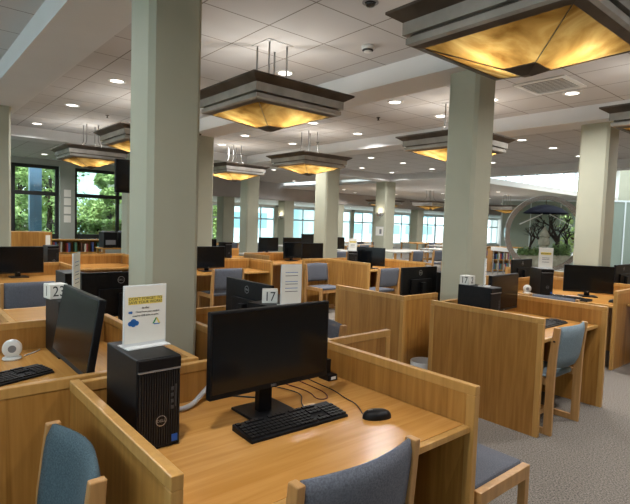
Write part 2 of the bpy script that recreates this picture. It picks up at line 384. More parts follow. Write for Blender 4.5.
# ------------------------------------------------------------------ ceiling fittings
def downlight():
    r = empty('recessed_downlight', cat='ceiling light')
    MB().lathe([(.075, -.006), (.105, -.006), (.108, 0), (.075, 0)], 24, cap=False).build('trim_ring', white_plastic, r, smooth=False)
    MB().lathe([(0.002, -.003), (.078, -.003), (.078, 0), (.002, 0)], 24).build('lens', lens_m, r)
    return r
DL = [(-4.57, 3.37, 'recessed round downlight beside the rods of the nearest hanging fixture'),
 (-4.53, 5.18, 'recessed round downlight in the bay right of centre, left of the right square column'),
 (-2.68, 6.24, 'recessed round downlight right of the ceiling air vent'),
 (-6.35, 2.14, 'recessed round downlight nearest of the row left of the big column'),
 (-8.25, 2.12, 'second recessed downlight of the row left of the big column'),
 (-10.45, 2.09, 'farthest recessed downlight of the row left of the big column'),
 (-6.46, 5.37, 'recessed round downlight above right of the second hanging fixture'),
 (-6.58, 6.54, 'recessed downlight on the bay right of the second hanging fixture'),
 (-8.43, 5.3, 'recessed downlight left of the second hanging fixture rods'),
 (-8.47, 6.5, 'recessed downlight just above the rim of the second hanging fixture'),
 (-9.85, 5.6, 'recessed downlight behind the rods of the third hanging fixture'),
 (-8.64, 9.08, 'recessed downlight nearer of the pair over the far dark bay'),
 (-10.4, 10.56, 'recessed downlight just left of the sconce column, in the far bay'),
 (-8.67, 10.34, 'recessed downlight farther of the pair over the far dark bay'),
 (-8.88, 11.87, 'recessed downlight in the far bay near the right square column'),
 (-10.5, 12.0, 'recessed downlight right over the sconce column'),
 (-3.54, 5.9, 'recessed downlight half hidden by the big hanging fixture tip'),
 (-6.79, 11.51, 'recessed downlight far right of the middle square column'),
 (-4.67, 8.9, 'recessed downlight nearest of three right of the middle square column'),
 (-4.65, 10.12, 'recessed downlight middle of three right of the middle square column'),
 (-4.7, 11.52, 'recessed downlight farthest of three, beside the right column'),
 (-16.0, 12.41, 'far recessed downlight over the window area, left one'),
 (-16.5, 16.38, 'far recessed downlight over the window area, right one'),
 (-4.58, 6.28, 'recessed downlight cut by the left edge of the middle column'),
 (-10.7, 8.6, 'recessed downlight low above the second hanging fixture rim'),
 (-14.5, 1.9, 'recessed downlight above the left black-framed window, nearer one'),
 (-15.6, 3.3, 'recessed downlight above the left black-framed window, farther one'),
 (-13.5, 5.6, 'recessed downlight beyond the third hanging fixture'),
 (-13.2, 9.4, 'recessed downlight behind the far square column'),
 (-2.0, 8.6, 'recessed downlight beside the right square column'),
 (-4.3, .3, 'recessed downlight over the left carrels'),
 (-1.0, .2, 'recessed downlight over the near left carrel'),
 (-1.0, 4.9, 'unseen downlight added over the right aisle, farther one'),  # both aisle downlights are out of view, added to light the floor
 (-.7, 3.4, 'unseen downlight added over the right aisle, nearer one'),
 (-.5, 6.6, 'recessed downlight at the far end of the right aisle'),
 (0.6, 1.9, 'recessed downlight over the camera side of the room')]
al = bpy.data.lights.new('downlight_beam', 'AREA'); al.shape = 'DISK'; al.size = .15; al.energy = DOWN_W; al.color = (1, .985, .97); al.spread = math.radians(150)
al2 = al.copy(); al2.energy = 60
for x, y, lab in DL:
    zc = ZC if y < 13 else 2.95
    place('dl', downlight, (x, y, zc), 0, lab, 'recessed ceiling downlights')
    a = bpy.data.objects.new('downlight_beam', al); C.objects.link(a); a.location = (x, y, zc-.012)
# the low ceiling at the windows has its own
for y in (9.5, 12.6, 16, 20, 25):
    place('dl', downlight, (-20.5, y, 2.42), 0, 'far recessed downlight in the low ceiling along the pale windows', 'downlights along the far windows')
    a = bpy.data.objects.new('downlight_beam', al); C.objects.link(a); a.location = (-20.5, y, 2.405); a.data = al2
for x in (-10.4, -13.0, -15.6):  # extra downlights added to brighten this far ceiling
    for y in (14.8, 18.2, 22.0):
        place('dl', downlight, (x, y, 2.95), 0, 'added far downlight over the reading tables beyond the sconce column', 'added downlights over the far reading tables')
        a = bpy.data.objects.new('downlight_beam', al); C.objects.link(a); a.location = (x, y, 2.935); a.data = al2

def fixture():
    r = empty('hanging_fixture', cat='hanging light')     # origin at the ceiling
    MB().box(-.14, .14, -.14, .14, -.006, 0).build('canopy', beam_paint, r)
    for sx in (-1, 1):
        for sy in (-1, 1):
            MB().tube([(sx*.10, sy*.10, -.012), (sx*.10, sy*.10, -.30), (sx*.12, sy*.12, -.36), (sx*.22, sy*.22, -.47)], .009, 8).build('rod', rod_m, r, smooth=True)
    MB().frustum(.56, -.455, .56, -.47).frustum(.56, -.47, .49, -.515).frustum(.56, -.455, .46, -.455).build('top_rim', dark_metal, r)
    MB().frustum(.49, -.515, .49, -.585).frustum(.49, -.585, .455, -.585).frustum(.49, -.515, .46, -.515).frustum(.46, -.455, .46, -.585).build('upper_band', metal, r)
    MB().frustum(.455, -.585, .455, -.60).frustum(.455, -.60, .475, -.60).build('shadow_gap', dark_metal, r)
    MB().frustum(.475, -.60, .475, -.635).frustum(.475, -.635, .455, -.645).build('lower_band', metal, r)
    MB().frustum(.455, -.645, .405, -.655).frustum(.405, -.655, .405, -.64).build('bottom_rim', dark_metal, r)
    MB().frustum(.41, -.648, .085, -.765).build('glass_shade', alab, r)
    for a, b in ((-1, -1), (1, -1), (1, 1), (-1, 1)):
        MB().tube([(a*.408, b*.408, -.652), (a*.088, b*.088, -.768)], .003, 5).build('glass_seam', dark_metal, r)
    MB().frustum(.09, -.762, .09, -.768, cap0=True).frustum(.09, -.768, .02, -.80, cap1=True).build('finial', dark_metal, r)
    return r
FX = [(-1.41, 2.70, 'large hanging metal and amber glass fixture at top right, nearest of all'),
 (-3.97, 2.77, 'hanging metal and amber glass fixture nearest right of the big column'),
 (-7.1, 5.83, 'hanging metal and amber glass fixture in front of the middle far column'),
 (-9.7, 5.85, 'small hanging amber fixture just right of the big column, behind the nearest one'),
 (-7.05, 2.80, 'hanging amber fixture cut by the left edge of the big column'),
 (-9.75, 2.83, 'hanging amber fixture farthest left, in front of the black-framed window'),
 (-1.41, 5.75, 'hanging fixture cut by the right picture edge, over the right column'),
 (-3.97, 5.78, 'hanging fixture behind the middle square column'),
 (-13.6, 15.2, 'far small hanging amber fixture right of the sconce column'),
 (-12.3, 16.4, 'far small hanging amber fixture left of the middle square column'),
 (-11.0, 20.0, 'far small hanging amber fixture beside the round steel ring')]
pl = bpy.data.lights.new('bulb', 'POINT'); pl.energy = BULB_W; pl.color = (1, .95, .88); pl.shadow_soft_size = .03
for i, (x, y, lab) in enumerate(FX):
    zc = ZC if y < 13 else 2.95
    place('fx', fixture, (x, y, zc), 0, lab, 'hanging amber glass fixtures')
    for d in ((-.16, -.13), (.16, .13)) if i < 8 else ((0, 0),):
        a = bpy.data.objects.new('bulb', pl); C.objects.link(a); a.location = (x+d[0], y+d[1], zc-.61)

r = empty('smoke_detector', (-3.33, 3.40, ZC), 0, 'small white smoke detector on the ceiling right of the nearest fixture', 'smoke detector')
MB().lathe([(.01, -.055), (.035, -.055), (.05, -.03), (.06, -.02), (.06, 0), (.01, 0)], 20).build('body', white_plastic, r, smooth=True)
MB().lathe([(.037, -.05), (.052, -.04), (.051, -.034), (.036, -.044)], 20, cap=False).build('sensor_slot', ink, r)
r = empty('ceiling_camera', (-2.68, 2.745, ZC), 0, 'round dark ceiling camera at the top of the picture, above the smoke detector', 'camera')
MB().lathe([(.01, -.035), (.03, -.03), (.045, 0), (.01, 0)], 16).build('dome', black_gloss, r, smooth=True)
MB().lathe([(.045, -.006), (.062, -.006), (.062, 0), (.045, 0)], 16, cap=False).build('ring', grey_plastic, r)
for x, y, lab in ((-5.35, 5.75, 'tiny black sprinkler on the ceiling between two downlights, middle bay'), (-8.6, 2.75, 'tiny dark sprinkler on the ceiling by the left fixtures'), (-7.9, 6.7, 'tiny dark sprinkler beside the second fixture rods')):
    r = empty('sprinkler', (x, y, ZC), 0, lab, 'sprinkler')
    MB().lathe([(.03, 0), (.03, -.008), (.012, -.01), (.012, -.04), (.022, -.042), (.022, -.046), (.002, -.046)], 12).build('sprinkler_head', dark_metal, r)
r = empty('air_vent', (-2.72, 5.74, ZC), 0, 'square white ceiling air vent right of the middle column', 'air vent')
MB().box(-.29, .29, -.29, -.24, -.012, 0).box(-.29, .29, .24, .29, -.012, 0).box(-.29, -.24, -.24, .24, -.012, 0).box(.24, .29, -.24, .24, -.012, 0).build('vent_frame', white_plastic, r)
m = MB()
for k in range(9): m.box(-.24, .24, -.225+k*.054, -.208+k*.054, -.010, -.004)
m.build('louvres', white_plastic, r); MB().box(-.24, .24, -.24, .24, -.003, 0).build('vent_backing', ink, r)
r = empty('air_vent', (-7.6, 4.9, ZC), 0, 'linear ceiling air vent behind the nearest fixture tip', 'air vent')
MB().box(-.3, .3, -.06, .06, -.01, 0).build('vent_frame', grey_plastic, r); MB().box(-.28, .28, -.02, .02, -.013, -.01).build('slot', ink, r)
def sconce():
    r = empty('wall_sconce', cat='wall light')
    m = MB(); n = 14; vs = []
    for j in range(5):
        ph = j/4*PI/2
        for k in range(n+1):
            a = PI*k/n; rr = .15*math.sin(ph)+.01
            vs.append((rr*math.sin(a)*.8, rr*math.cos(a), -.13*math.cos(ph)))
    fs = [(j*(n+1)+k, j*(n+1)+k+1, (j+1)*(n+1)+k+1, (j+1)*(n+1)+k) for j in range(4) for k in range(n)]
    m.add(vs, fs).build('bowl', steel, r, smooth=True)
    MB().box(0, .01, -.04, .04, -.15, .0).build('backplate', steel, r)
    MB().lathe([(.02, -.06), (.05, -.02), (.02, .01)], 10, c=(.06, 0)).build('bulb', lens_m, r)
    return r
sl = bpy.data.lights.new('sconce_glow', 'POINT'); sl.energy = 2.5; sl.color = (1, .9, .72); sl.shadow_soft_size = .04
for x, y, z, rz, lab in ((-11.48, 12.62, 1.90, -PI/2, 'silver half-bowl wall sconce on the column right of the middle, above a notice'), (-17.8, 13.15, 1.75, -PI/2, 'silver half-bowl wall sconce on the distant column by the windows'), (-7.55, 23.65, 1.95, -PI/2, 'silver half-bowl wall sconce at the far right beyond the right column')):
    place('sc', sconce, (x, y, z), rz, lab)
    a = bpy.data.objects.new('sconce_glow', sl); C.objects.link(a); a.location = (x+.09*(rz == 0), y-.09*(rz != 0), z+.1)

# ------------------------------------------------------------------ carrels
PT, DT = .87, .705          # panel top, desk top
def panel_part(r, name, ax, pos, a, b, th=.034, z0=0., zt=PT, front=None):
    """ax 'x': panel runs along x at y=pos; a..b extent.  front: which end carries the upright edge"""
    rail = .04; core = MB(); tr = MB()
    def bx(m, u0, u1, v0, v1, z0_, z1_):
        if ax == 'x': m.box(u0, u1, pos+v0, pos+v1, z0_, z1_)
        else: m.box(pos+v0, pos+v1, u0, u1, z0_, z1_)
    h = th/2; A, B = a, b
    if front in ('a', 'ab'): A = a+rail; bx(tr, a, a+rail, -h, h, z0, zt-rail)
    if front in ('b', 'ab'): B = b-rail; bx(tr, b-rail, b, -h, h, z0, zt-rail)
    bx(tr, a, b, -h, h, zt-rail, zt)
    bx(core, A, B, -h+.003, h-.003, z0, zt-rail)
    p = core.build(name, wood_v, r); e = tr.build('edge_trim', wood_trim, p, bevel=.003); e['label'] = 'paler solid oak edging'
def carrel(label, loc, panels, tops, group='study carrels'):
    """panels: (name, axis, pos, a, b, front) ; tops: (x0,x1,y0,y1, front edge side)"""
    r = empty('study_carrel', (loc[0], loc[1], 0), 0, label, 'study carrel', group)
    for name, ax, pos, a, b, front in panels:
        o = loc[1] if ax == 'x' else loc[0]; q = loc[0] if ax == 'x' else loc[1]
        panel_part(r, name, ax, pos-o, a-q, b-q, front=front)
    for x0, x1, y0, y1, fr in tops:
        x0 -= loc[0]; x1 -= loc[0]; y0 -= loc[1]; y1 -= loc[1]
        t = .026; e = .030; m = MB(); g = MB()
        c = [x0, x1, y0, y1]
        if fr == '+x': g.box(x1-e, x1, y0, y1, DT-t, DT); c[1] -= e
        if fr == '-x': g.box(x0, x0+e, y0, y1, DT-t, DT); c[0] += e
        if fr == '+y': g.box(x0, x1, y1-e, y1, DT-t, DT); c[3] -= e
        if fr == '-y': g.box(x0, x1, y0, y0+e, DT-t, DT); c[2] += e
        m.box(*c, DT-t, DT)
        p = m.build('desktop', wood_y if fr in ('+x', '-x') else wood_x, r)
        g.build('front_edge', wood_trim, p, bevel=.003)
    return r
carrel('nearest oak study carrel, in the middle, with the wide black monitor on it', (-1.55, 1.15),
  [('side_panel', 'x', .532, -2.02, -1.115, 'b'), ('side_panel', 'x', 1.783, -1.965, -1.06, 'b'), ('back_panel', 'y', -1.985, .55, 2.30, 'b')],
  [(-1.967, -1.075, .55, 1.765, '+x')])
carrel('oak study carrel behind the near left corner, carrying the tilted monitor and its tower', (-2.65, .6),
  [('side_panel', 'y', -2.06, .0, 1.067, 'a'), ('side_panel', 'y', -3.285, .0, 1.067, 'a'), ('back_panel', 'x', 1.050, -3.267, -2.078, None)],
  [(-3.267, -2.078, .1, 1.03, '-y')])
carrel('oak study carrel at the far left edge behind the white camera puck', (-3.9, 0),
  [('side_panel', 'x', .535, -4.3, -3.304, 'a')], [(-4.28, -3.304, -.5, .517, '-x')])
carrel('oak study carrel left of the big column, behind the white camera puck desk', (-3.8, 1.1),
  [('side_panel', 'x', 1.62, -4.75, -3.3, 'a')], [(-4.75, -3.304, .554, 1.6, '-x')])
carrel('oak study carrel right of the big column, holding the monitor seen from behind', (-2.7, 1.9),
  [('back_panel', 'x', 1.425, -3.17, -2.04, None), ('side_panel', 'y', -3.19, 1.41, 2.34, 'b')],
  [(-3.172, -2.005, 1.443, 2.32, '+y')])
carrel('large oak carrel with a full side facing the camera, right of centre', (-2.1, 4.1),
  [('side_panel', 'x', 3.56, -2.6, -1.62, 'ab'), ('side_panel', 'x', 4.64, -2.5, -1.585, 'b'), ('back_panel', 'y', -2.515, 3.578, 4.622, None)],
  [(-2.497, -1.645, 3.578, 4.622, '+x')])
carrel('oak carrel in the middle, its plain L-shaped panel before a black monitor back', (-3.3, 4.0),
  [('side_panel', 'x', 3.51, -3.75, -2.853, 'ab'), ('back_panel', 'y', -2.87, 3.528, 4.0, None)],
  [(-3.72, -2.91, 3.528, 4.6, '-x')])
carrel('oak carrel behind the right-hand one, holding the wide monitor and tower with a sign', (-2.6, 6.5),
  [('side_panel', 'y', -1.98, 5.98, 6.95, 'a'), ('side_panel', 'y', -3.22, 5.98, 6.95, 'a'), ('back_panel', 'x', 6.97, -3.24, -1.96, None)],
  [(-3.202, -1.998, 6.0, 6.952, '-y')])
carrel('oak carrel at the right picture edge behind the right column', (-1.6, 7.6),
  [('side_panel', 'y', -1.5, 6.1, 7.0, 'a')], [(-1.96, -1.52, 6.3, 6.94, '-y'), (-2.52, -1.4, 7.0, 7.9, '-x')])
carrel('oak carrel beyond the wide monitor, carrying the small monitor seen from behind', (-3.8, 6.5),
  [('side_panel', 'x', 6.1, -4.2, -3.26, 'ab')], [(-4.2, -3.26, 6.118, 7.0, '-x')])
carrel('oak carrel at the far left with a wide monitor, behind the dark blue chair', (-6.7, 1.0),
  [('back_panel', 'y', -7.2, .3, 1.70, None), ('side_panel', 'x', 1.72, -7.2, -6.35, 'b')], [(-7.18, -6.4, .3, 1.70, '+x')])
carrel('low oak carrel left, farther back beside the window wall', (-8.3, 2.2),
  [('back_panel', 'y', -8.6, 1.6, 3.0, None), ('side_panel', 'x', 3.02, -8.6, -7.8, 'b')], [(-8.58, -7.8, 1.6, 3.0, '+x')])
carrel('oak carrel right of the big column, a blue chair drawn up to it', (-6.8, 3.6),
  [('back_panel', 'y', -7.1, 2.9, 4.60, 'b'), ('side_panel', 'x', 4.62, -7.1, -6.45, 'b')], [(-7.08, -6.5, 2.9, 4.60, '+x')])
carrel('oak carrel behind the white sign with two monitors on it', (-7.3, 5.7),
  [('side_panel', 'x', 5.27, -8.3, -7.45, 'b'), ('back_panel', 'y', -8.3, 5.29, 6.9, None)], [(-8.28, -7.5, 5.29, 6.9, '+x')])
carrel('oak carrel in the middle distance with a chair against its left panel', (-5.9, 5.4),
  [('side_panel', 'x', 5.98, -6.7, -5.62, 'b'), ('back_panel', 'y', -6.72, 5.46, 6.00, 'a')], [])
carrel('oak carrel with a blue chair at its desktop, left of the sconce column', (-6.1, 6.4),
  [('side_panel', 'x', 7.15, -6.7, -5.4, 'b'), ('back_panel', 'y', -6.72, 6.02, 7.17, None)], [(-6.7, -5.95, 6.0, 7.13, '+x')])
carrel('oak carrel behind the small monitor, before the steel ring', (-3.6, 8.2),
  [('side_panel', 'x', 7.9, -4.3, -3.0, 'ab')], [(-4.3, -3.0, 7.92, 8.7, '-x')])

# ------------------------------------------------------------------ chairs
def chair_maker(fab):
    def mk():
        r = empty('library_chair', cat='chair')
        W = .235
        for s in (-1, 1):
            x0, x1 = s*W-.014, s*W+.014
            p = MB().prism([(-.23, 0), (-.17, 0), (-.17, .42), (-.178, .58), (-.205, .80), (-.25, .80), (-.235, .58), (-.23, .42)], x0, x1, 0).build('rear_leg', wood_chair, r, bevel=.004)
            bo = MB()
            for t in (-1, 1): bo.lathe([(.001, 0), (.008, 0), (.008, .003), (.001, .003)], 10)
            b = bo.build('bolt', dark_metal, p); b.rotation_euler = (0, s*PI/2, 0); b.location = (s*(W+.014), -.215, .70)
            MB().box(x0, x1, .165, .225, .045, .365).build('front_leg', wood_chair, r, bevel=.003)
            MB().box(x0, x1, -.17, .225, 0, .045).build('runner', wood_chair, r, bevel=.003)
            MB().box(x0, x1, -.17, .225, .365, .42).build('seat_rail', wood_chair, r, bevel=.003)
        MB().box(-W+.014, W-.014, -.03, .0, .045, .085).build('stretcher', wood_chair, r, bevel=.003)
        MB().box(-W+.014, W-.014, .17, .20, .33, .385).build('front_apron', wood_chair, r, bevel=.003)
        # seat cushion
        n = 8; vs = []; fs = []
        MB().box(-W+.016, W-.016, -.165, .215, .385, .425).build('seat', fab, r, bevel=.015)
        # curved back
        nu, nz = 12, 8; vs = []
        def pt(u, k, side):
            x = (-W+.016)+(2*W-.032)*u; z = .49+.31*k
            y0 = -.19-(z-.5)*.12; bow = -.045*math.sin(PI*u)
            th = .022*(1-abs(2*k-1)**6*.75)
            return (x, y0+bow+side*th, z+.006*math.sin(PI*u)*(1 if k == 1 else 0))
        for side in (-1, 1):
            for j in range(nz+1):
                for i in range(nu+1): vs.append(pt(i/nu, j/nz, side))
        K = (nu+1)*(nz+1); fs = []
        for o in (0, K):
            for j in range(nz):
                for i in range(nu):
                    a = o+j*(nu+1)+i; fs.append((a, a+1, a+nu+2, a+nu+1))
        for j in range(nz):
            for i in (0, nu):
                a = j*(nu+1)+i; fs.append((a, a+nu+1, a+nu+1+K, a+K))
        for i in range(nu):
            for j in (0, nz):
                a = j*(nu+1)+i; fs.append((a, a+1, a+1+K, a+K))
        MB().add(vs, fs).build('backrest', fab, r, smooth=True)
        return r
    return mk
blue_c, teal_c, light_c = chair_maker(blue_fab), chair_maker(teal_fab), chair_maker(light_fab)
FMX, FPX, FPY, FMY = PI/2, -PI/2, 0, PI
place('cb', blue_c, (-1.255, 1.088, -.0), FMX, 'blue grey upholstered oak chair pushed to the nearest desk, bottom centre').scale = (1.06, 1, .985)
place('ct', teal_c, (-1.578, .185, 0), FMY, 'teal blue upholstered oak chair at the bottom left, its back to the near partition')
r = empty('stool', (-1.285, 2.03, 0), 0, 'oak seat at the bottom right with a blue grey cushion, beside the near partition', 'seat')
for a in (-1, 1):
    for b in (-1, 1):
        MB().box(a*.222-.018, a*.222+.018, b*.190-.018, b*.190+.018, 0, .36).build('leg', wood_chair, r, bevel=.003)
    MB().box(a*.222-.018, a*.222+.018, -.208, .208, .36, .42 if a > 0 else .404).build('seat_rail', wood_chair, r, bevel=.003)
    MB().box(-.204, .204, a*.190-.018, a*.190+.018, .345, .404).build('cross_rail', wood_chair, r, bevel=.003)
MB().box(-.238, .202, -.205, .200, .405, .432).build('seat', blue_fab, r, bevel=.012)
place('cl', light_c, (-1.80, 3.90, 0), FMX, 'pale blue oak chair drawn up to the large carrel at right')
place('cb', blue_c, (-2.42, 5.72, 0), FPY, 'dark blue chair whose top shows behind the right carrel partition')
place('cb', blue_c, (-2.76, 2.20, 0), FMY, 'dark blue chair just visible over the partition right of the nearest monitor')
place('cb', blue_c, (-6.05, 1.10, 0), FMX, 'dark blue oak chair at the far left before a wide monitor')
place('cb', blue_c, (-6.60, 3.78, 0), FMX, 'blue grey chair in the middle distance right of the big column')
place('cb', blue_c, (-6.40, 5.70, 0), FPX, 'blue chair standing sideways against a panel, behind the white sign')
place('cb', blue_c, (-5.72, 6.32, 0), FMX, 'blue chair pulled up to the desk left of the sconce column')

# ------------------------------------------------------------------ computers
def logo(parent, x, y, z, rot, s=.03):
    n = 28; m = MB(); ro, ri = s, s*.86
    vs = [(r_*math.cos(2*PI*k/n), r_*math.sin(2*PI*k/n), 0) for r_ in (ri, ro) for k in range(n)]
    m.add(vs, [(k, (k+1) % n, (k+1) % n+n, k+n) for k in range(n)])
    o = m.build('logo', silver, parent, loc=(x, y, z)); o.rotation_euler = rot
    t = text('lettering', 'DELL', s*.72, silver, o, (0, 0, 0), (0, 0, 0))
def monitor(z0=.125, tilt=0):
    r = empty('monitor', cat='monitor')          # screen faces +x, width along y
    W, H = .275, .33
    cs = MB().box(-.018, .012, -W, W, z0, z0+H).box(-.04, -.018, -.16, .16, z0+.03, z0+.21).build('casing', black, r, bevel=.004)
    sc = MB().box(.0122, .0132, -W+.008, W-.008, z0+.022, z0+H-.009).build('screen', screen_m, r)
    MB().box(-.075, -.0405, -.03, .03, .012, z0+.18).build('stand_neck', black, r, bevel=.003)
    MB().box(-.16, .03, -.088, .112, 0, .012).build('stand_base', black, r, bevel=.004)
    text('brand_mark', 'DELL', .012, silver, r, (.0135, 0, z0+.011), (PI/2, 0, PI/2))
    logo(r, -.0190, 0, z0+.272, (PI/2, 0, -PI/2), .026)
    if tilt:
        for o in (cs, sc): o.rotation_euler.y = -tilt; o.location = Vector((0, 0, z0+.15))-Matrix.Rotation(-tilt, 3, 'Y') @ Vector((0, 0, z0+.15))
        for o in list(r.children):
            if o.name.startswith(('logo', 'brand')):
                for q in list(o.children): bpy.data.objects.remove(q)
                bpy.data.objects.remove(o)
    return r
def tower():
    r = empty('computer_tower', cat='computer')  # front faces +x
    W, H, D = .078, .32, .30
    MB().box(-D, 0, -W, W, 0, H).build('case', black, r, bevel=.004)
    m = MB()
    for k in range(17):
        y = -W+.008+k*.0086; m.box(.0, .006, y, y+.0045, .012, H-.045)
    m.build('front_grille', black_ribs, r)
    MB().box(0, .009, -W+.002, W-.002, H-.040, H-.002).build('front_cap', black, r, bevel=.003)
    MB().box(.0, .0095, -W+.004, W-.004, H-.046, H-.0405).build('trim_strip', silver, r)
    p = MB()
    for k in range(4): p.box(.006, .0075, .040, .050, H-.12-k*.022, H-.108-k*.022)
    p.box(.006, .0075, .056, .060, H-.18, H-.10); p.build('ports', mat('port_grey', (.05, .05, .055), .4), r)
    logo(r, .0075, .006, .10, (PI/2, 0, PI/2), .019)
    MB().box(.0062, .0075, .045, .066, .018, .043).build('sticker', sticker, r)
    return r
def keyboard():
    r = empty('keyboard', cat='keyboard')        # length along y, user at +x
    MB().prism([(-.068, 0), (.068, 0), (.068, .010), (-.068, .024)], -.222, .222, 1).build('tray', black, r, bevel=.002)
    m = MB(); n = 0
    rows = [-.053, -.028, -.009, .010, .029, .048]
    for i, x in enumerate(rows):
        z = .024-(x+.068)*.014/.136
        def key(y0, y1): m.box(x-.0078, x+.0078, y0, y1, z-.001, z+.006)
        for k in range(15):
            if i == 5 and 3 < k < 9: continue
            if i == 0 and k in (1, 6, 11): continue
            y = -.214+k*.0195; key(y, y+.0165)
        if i == 5: key(-.214+4*.0195, -.214+9*.0195-.003)
        for k in range(3):
            if i == 4 and k != 1: continue
            if i == 3: continue
            y = .085+k*.0195; key(y, y+.0165)
        for k in range(4):
            if i == 0: continue
            y = .148+k*.0187; key(y, y+.016)
    m.build('keys', keys_m, r)
    return r
def mouse():
    r = empty('mouse', cat='mouse')
    n, k2 = 16, 6; vs = []
    for j in range(k2+1):
        ph = j/k2*PI/2
        for i in range(n):
            a = 2*PI*i/n; c = math.cos(ph)**.6
            vs.append((.055*c*math.cos(a), .031*c*math.sin(a), .004+.030*math.sin(ph)))
    fs = [(j*n+i, j*n+(i+1) % n, (j+1)*n+(i+1) % n, (j+1)*n+i) for j in range(k2) for i in range(n)]
    vs += [(v[0], v[1], 0) for v in vs[:n]]; b = (k2+1)*n
    fs += [(b+i, b+(i+1) % n, (i+1) % n, i) for i in range(n)]+[tuple(range(b, b+n))]
    MB().add(vs, fs).build('mouse_body', black, r, smooth=True)
    MB().box(-.035, -.018, -.003, .003, .024, .034).build('scroll_wheel', grey_plastic, r)
    return r
def mon(x, y, rz, lab, z=DT, low=True):
    return place('monl' if low else 'mon', (lambda: monitor(.055)) if low else monitor, (x, y, z), rz, lab, 'black computer monitors')
def tow(x, y, rz, lab, z=DT): return place('tow', tower, (x, y, z), rz, lab, 'black computer towers')
def kb(x, y, rz, lab): return place('kb', keyboard, (x, y, DT), rz, lab, 'black keyboards')
def ms(x, y, rz, lab): return place('ms', mouse, (x, y, DT), rz, lab, 'black mice')
o = mon(-1.62, 1.175, 0, 'wide black monitor on the nearest desk, large in the centre', low=False); o.scale = (1, 1.05, 1.0)
tow(-1.612, .695, 0, 'black computer tower on the nearest desk, carrying the yellow-lined sign')
kb(-1.515, 1.205, math.radians(-2), 'black keyboard on the nearest desk in front of the monitor').scale = (1.06, 1.04, 1)
ms(-1.36, 1.525, math.radians(65), 'black mouse on the nearest desk, right of the keyboard').scale = (1.15, 1.15, 1.05)
place('mont', lambda: monitor(.125, math.radians(9)), (-2.365, .628, DT), math.radians(-90), 'black monitor turned edge-wise at the left, its screen reflecting the ceiling', 'black computer monitors')
tow(-2.955, .775, 0, 'black tower behind the edge-wise left monitor, with a white number cube on top')
kb(-2.70, .38, math.radians(20), 'black keyboard peeping over the near left partition')
mon(-3.74, 1.30, PI, 'black monitor seen from behind, left of the big column')
tow(-4.65, 1.15, PI, 'black tower half hidden behind the narrow paper stand at left')
mon(-2.86, 1.86, math.radians(90), 'black monitor seen from behind, right of the big column')
tow(-2.17, 1.715, math.radians(10), 'black tower behind the nearest monitor, with cube and sign on top')
mon(-3.15, 4.08, PI, 'black monitor seen from behind over the L-shaped middle panel')
tow(-3.25, 4.455, PI, 'black tower beside the monitor over the L-shaped middle panel')
mon(-2.322, 4.25, math.radians(4), 'black monitor on the large carrel at right, behind the tower')
tow(-2.10, 3.72, 0, 'black tower at the end of the large right carrel, under a cube and slim stand')
kb(-1.90, 4.22, 0, 'black keyboard on the desk behind the pale blue chair')
mon(-2.46, 6.50, math.radians(-60), 'wide black monitor in front of the right column')
tow(-2.80, 6.15, math.radians(-38), 'black tower left of the wide right monitor, with a small white sign on it')
kb(-2.5, 6.08, math.radians(-90), 'keyboard before the wide right monitor')
ms(-2.10, 6.30, math.radians(65), 'mouse at the right of the wide right monitor')
mon(-3.43, 6.72, PI, 'small black monitor seen from behind, below the steel ring')
mon(-2.36, 7.32, PI, 'black monitor cut by the right picture edge')
mon(-7.0, 1.20, 0, 'wide black monitor at the far left picture edge')
tow(-8.2, 1.86, 0, 'black tower right of the far left monitor')
mon(-6.80, 3.68, 0, 'black monitor beside the right edge of the big column')
mon(-8.05, 6.28, math.radians(8), 'left one of the two black monitors behind the white sign')
mon(-7.68, 6.48, 0, 'right one of the two black monitors behind the white sign')
mon(-6.22, 6.62, math.radians(-66), 'black monitor on the desk left of the sconce column')
tow(-6.2, 6.16, math.radians(-40), 'black tower left of the sconce column, under a small sign')

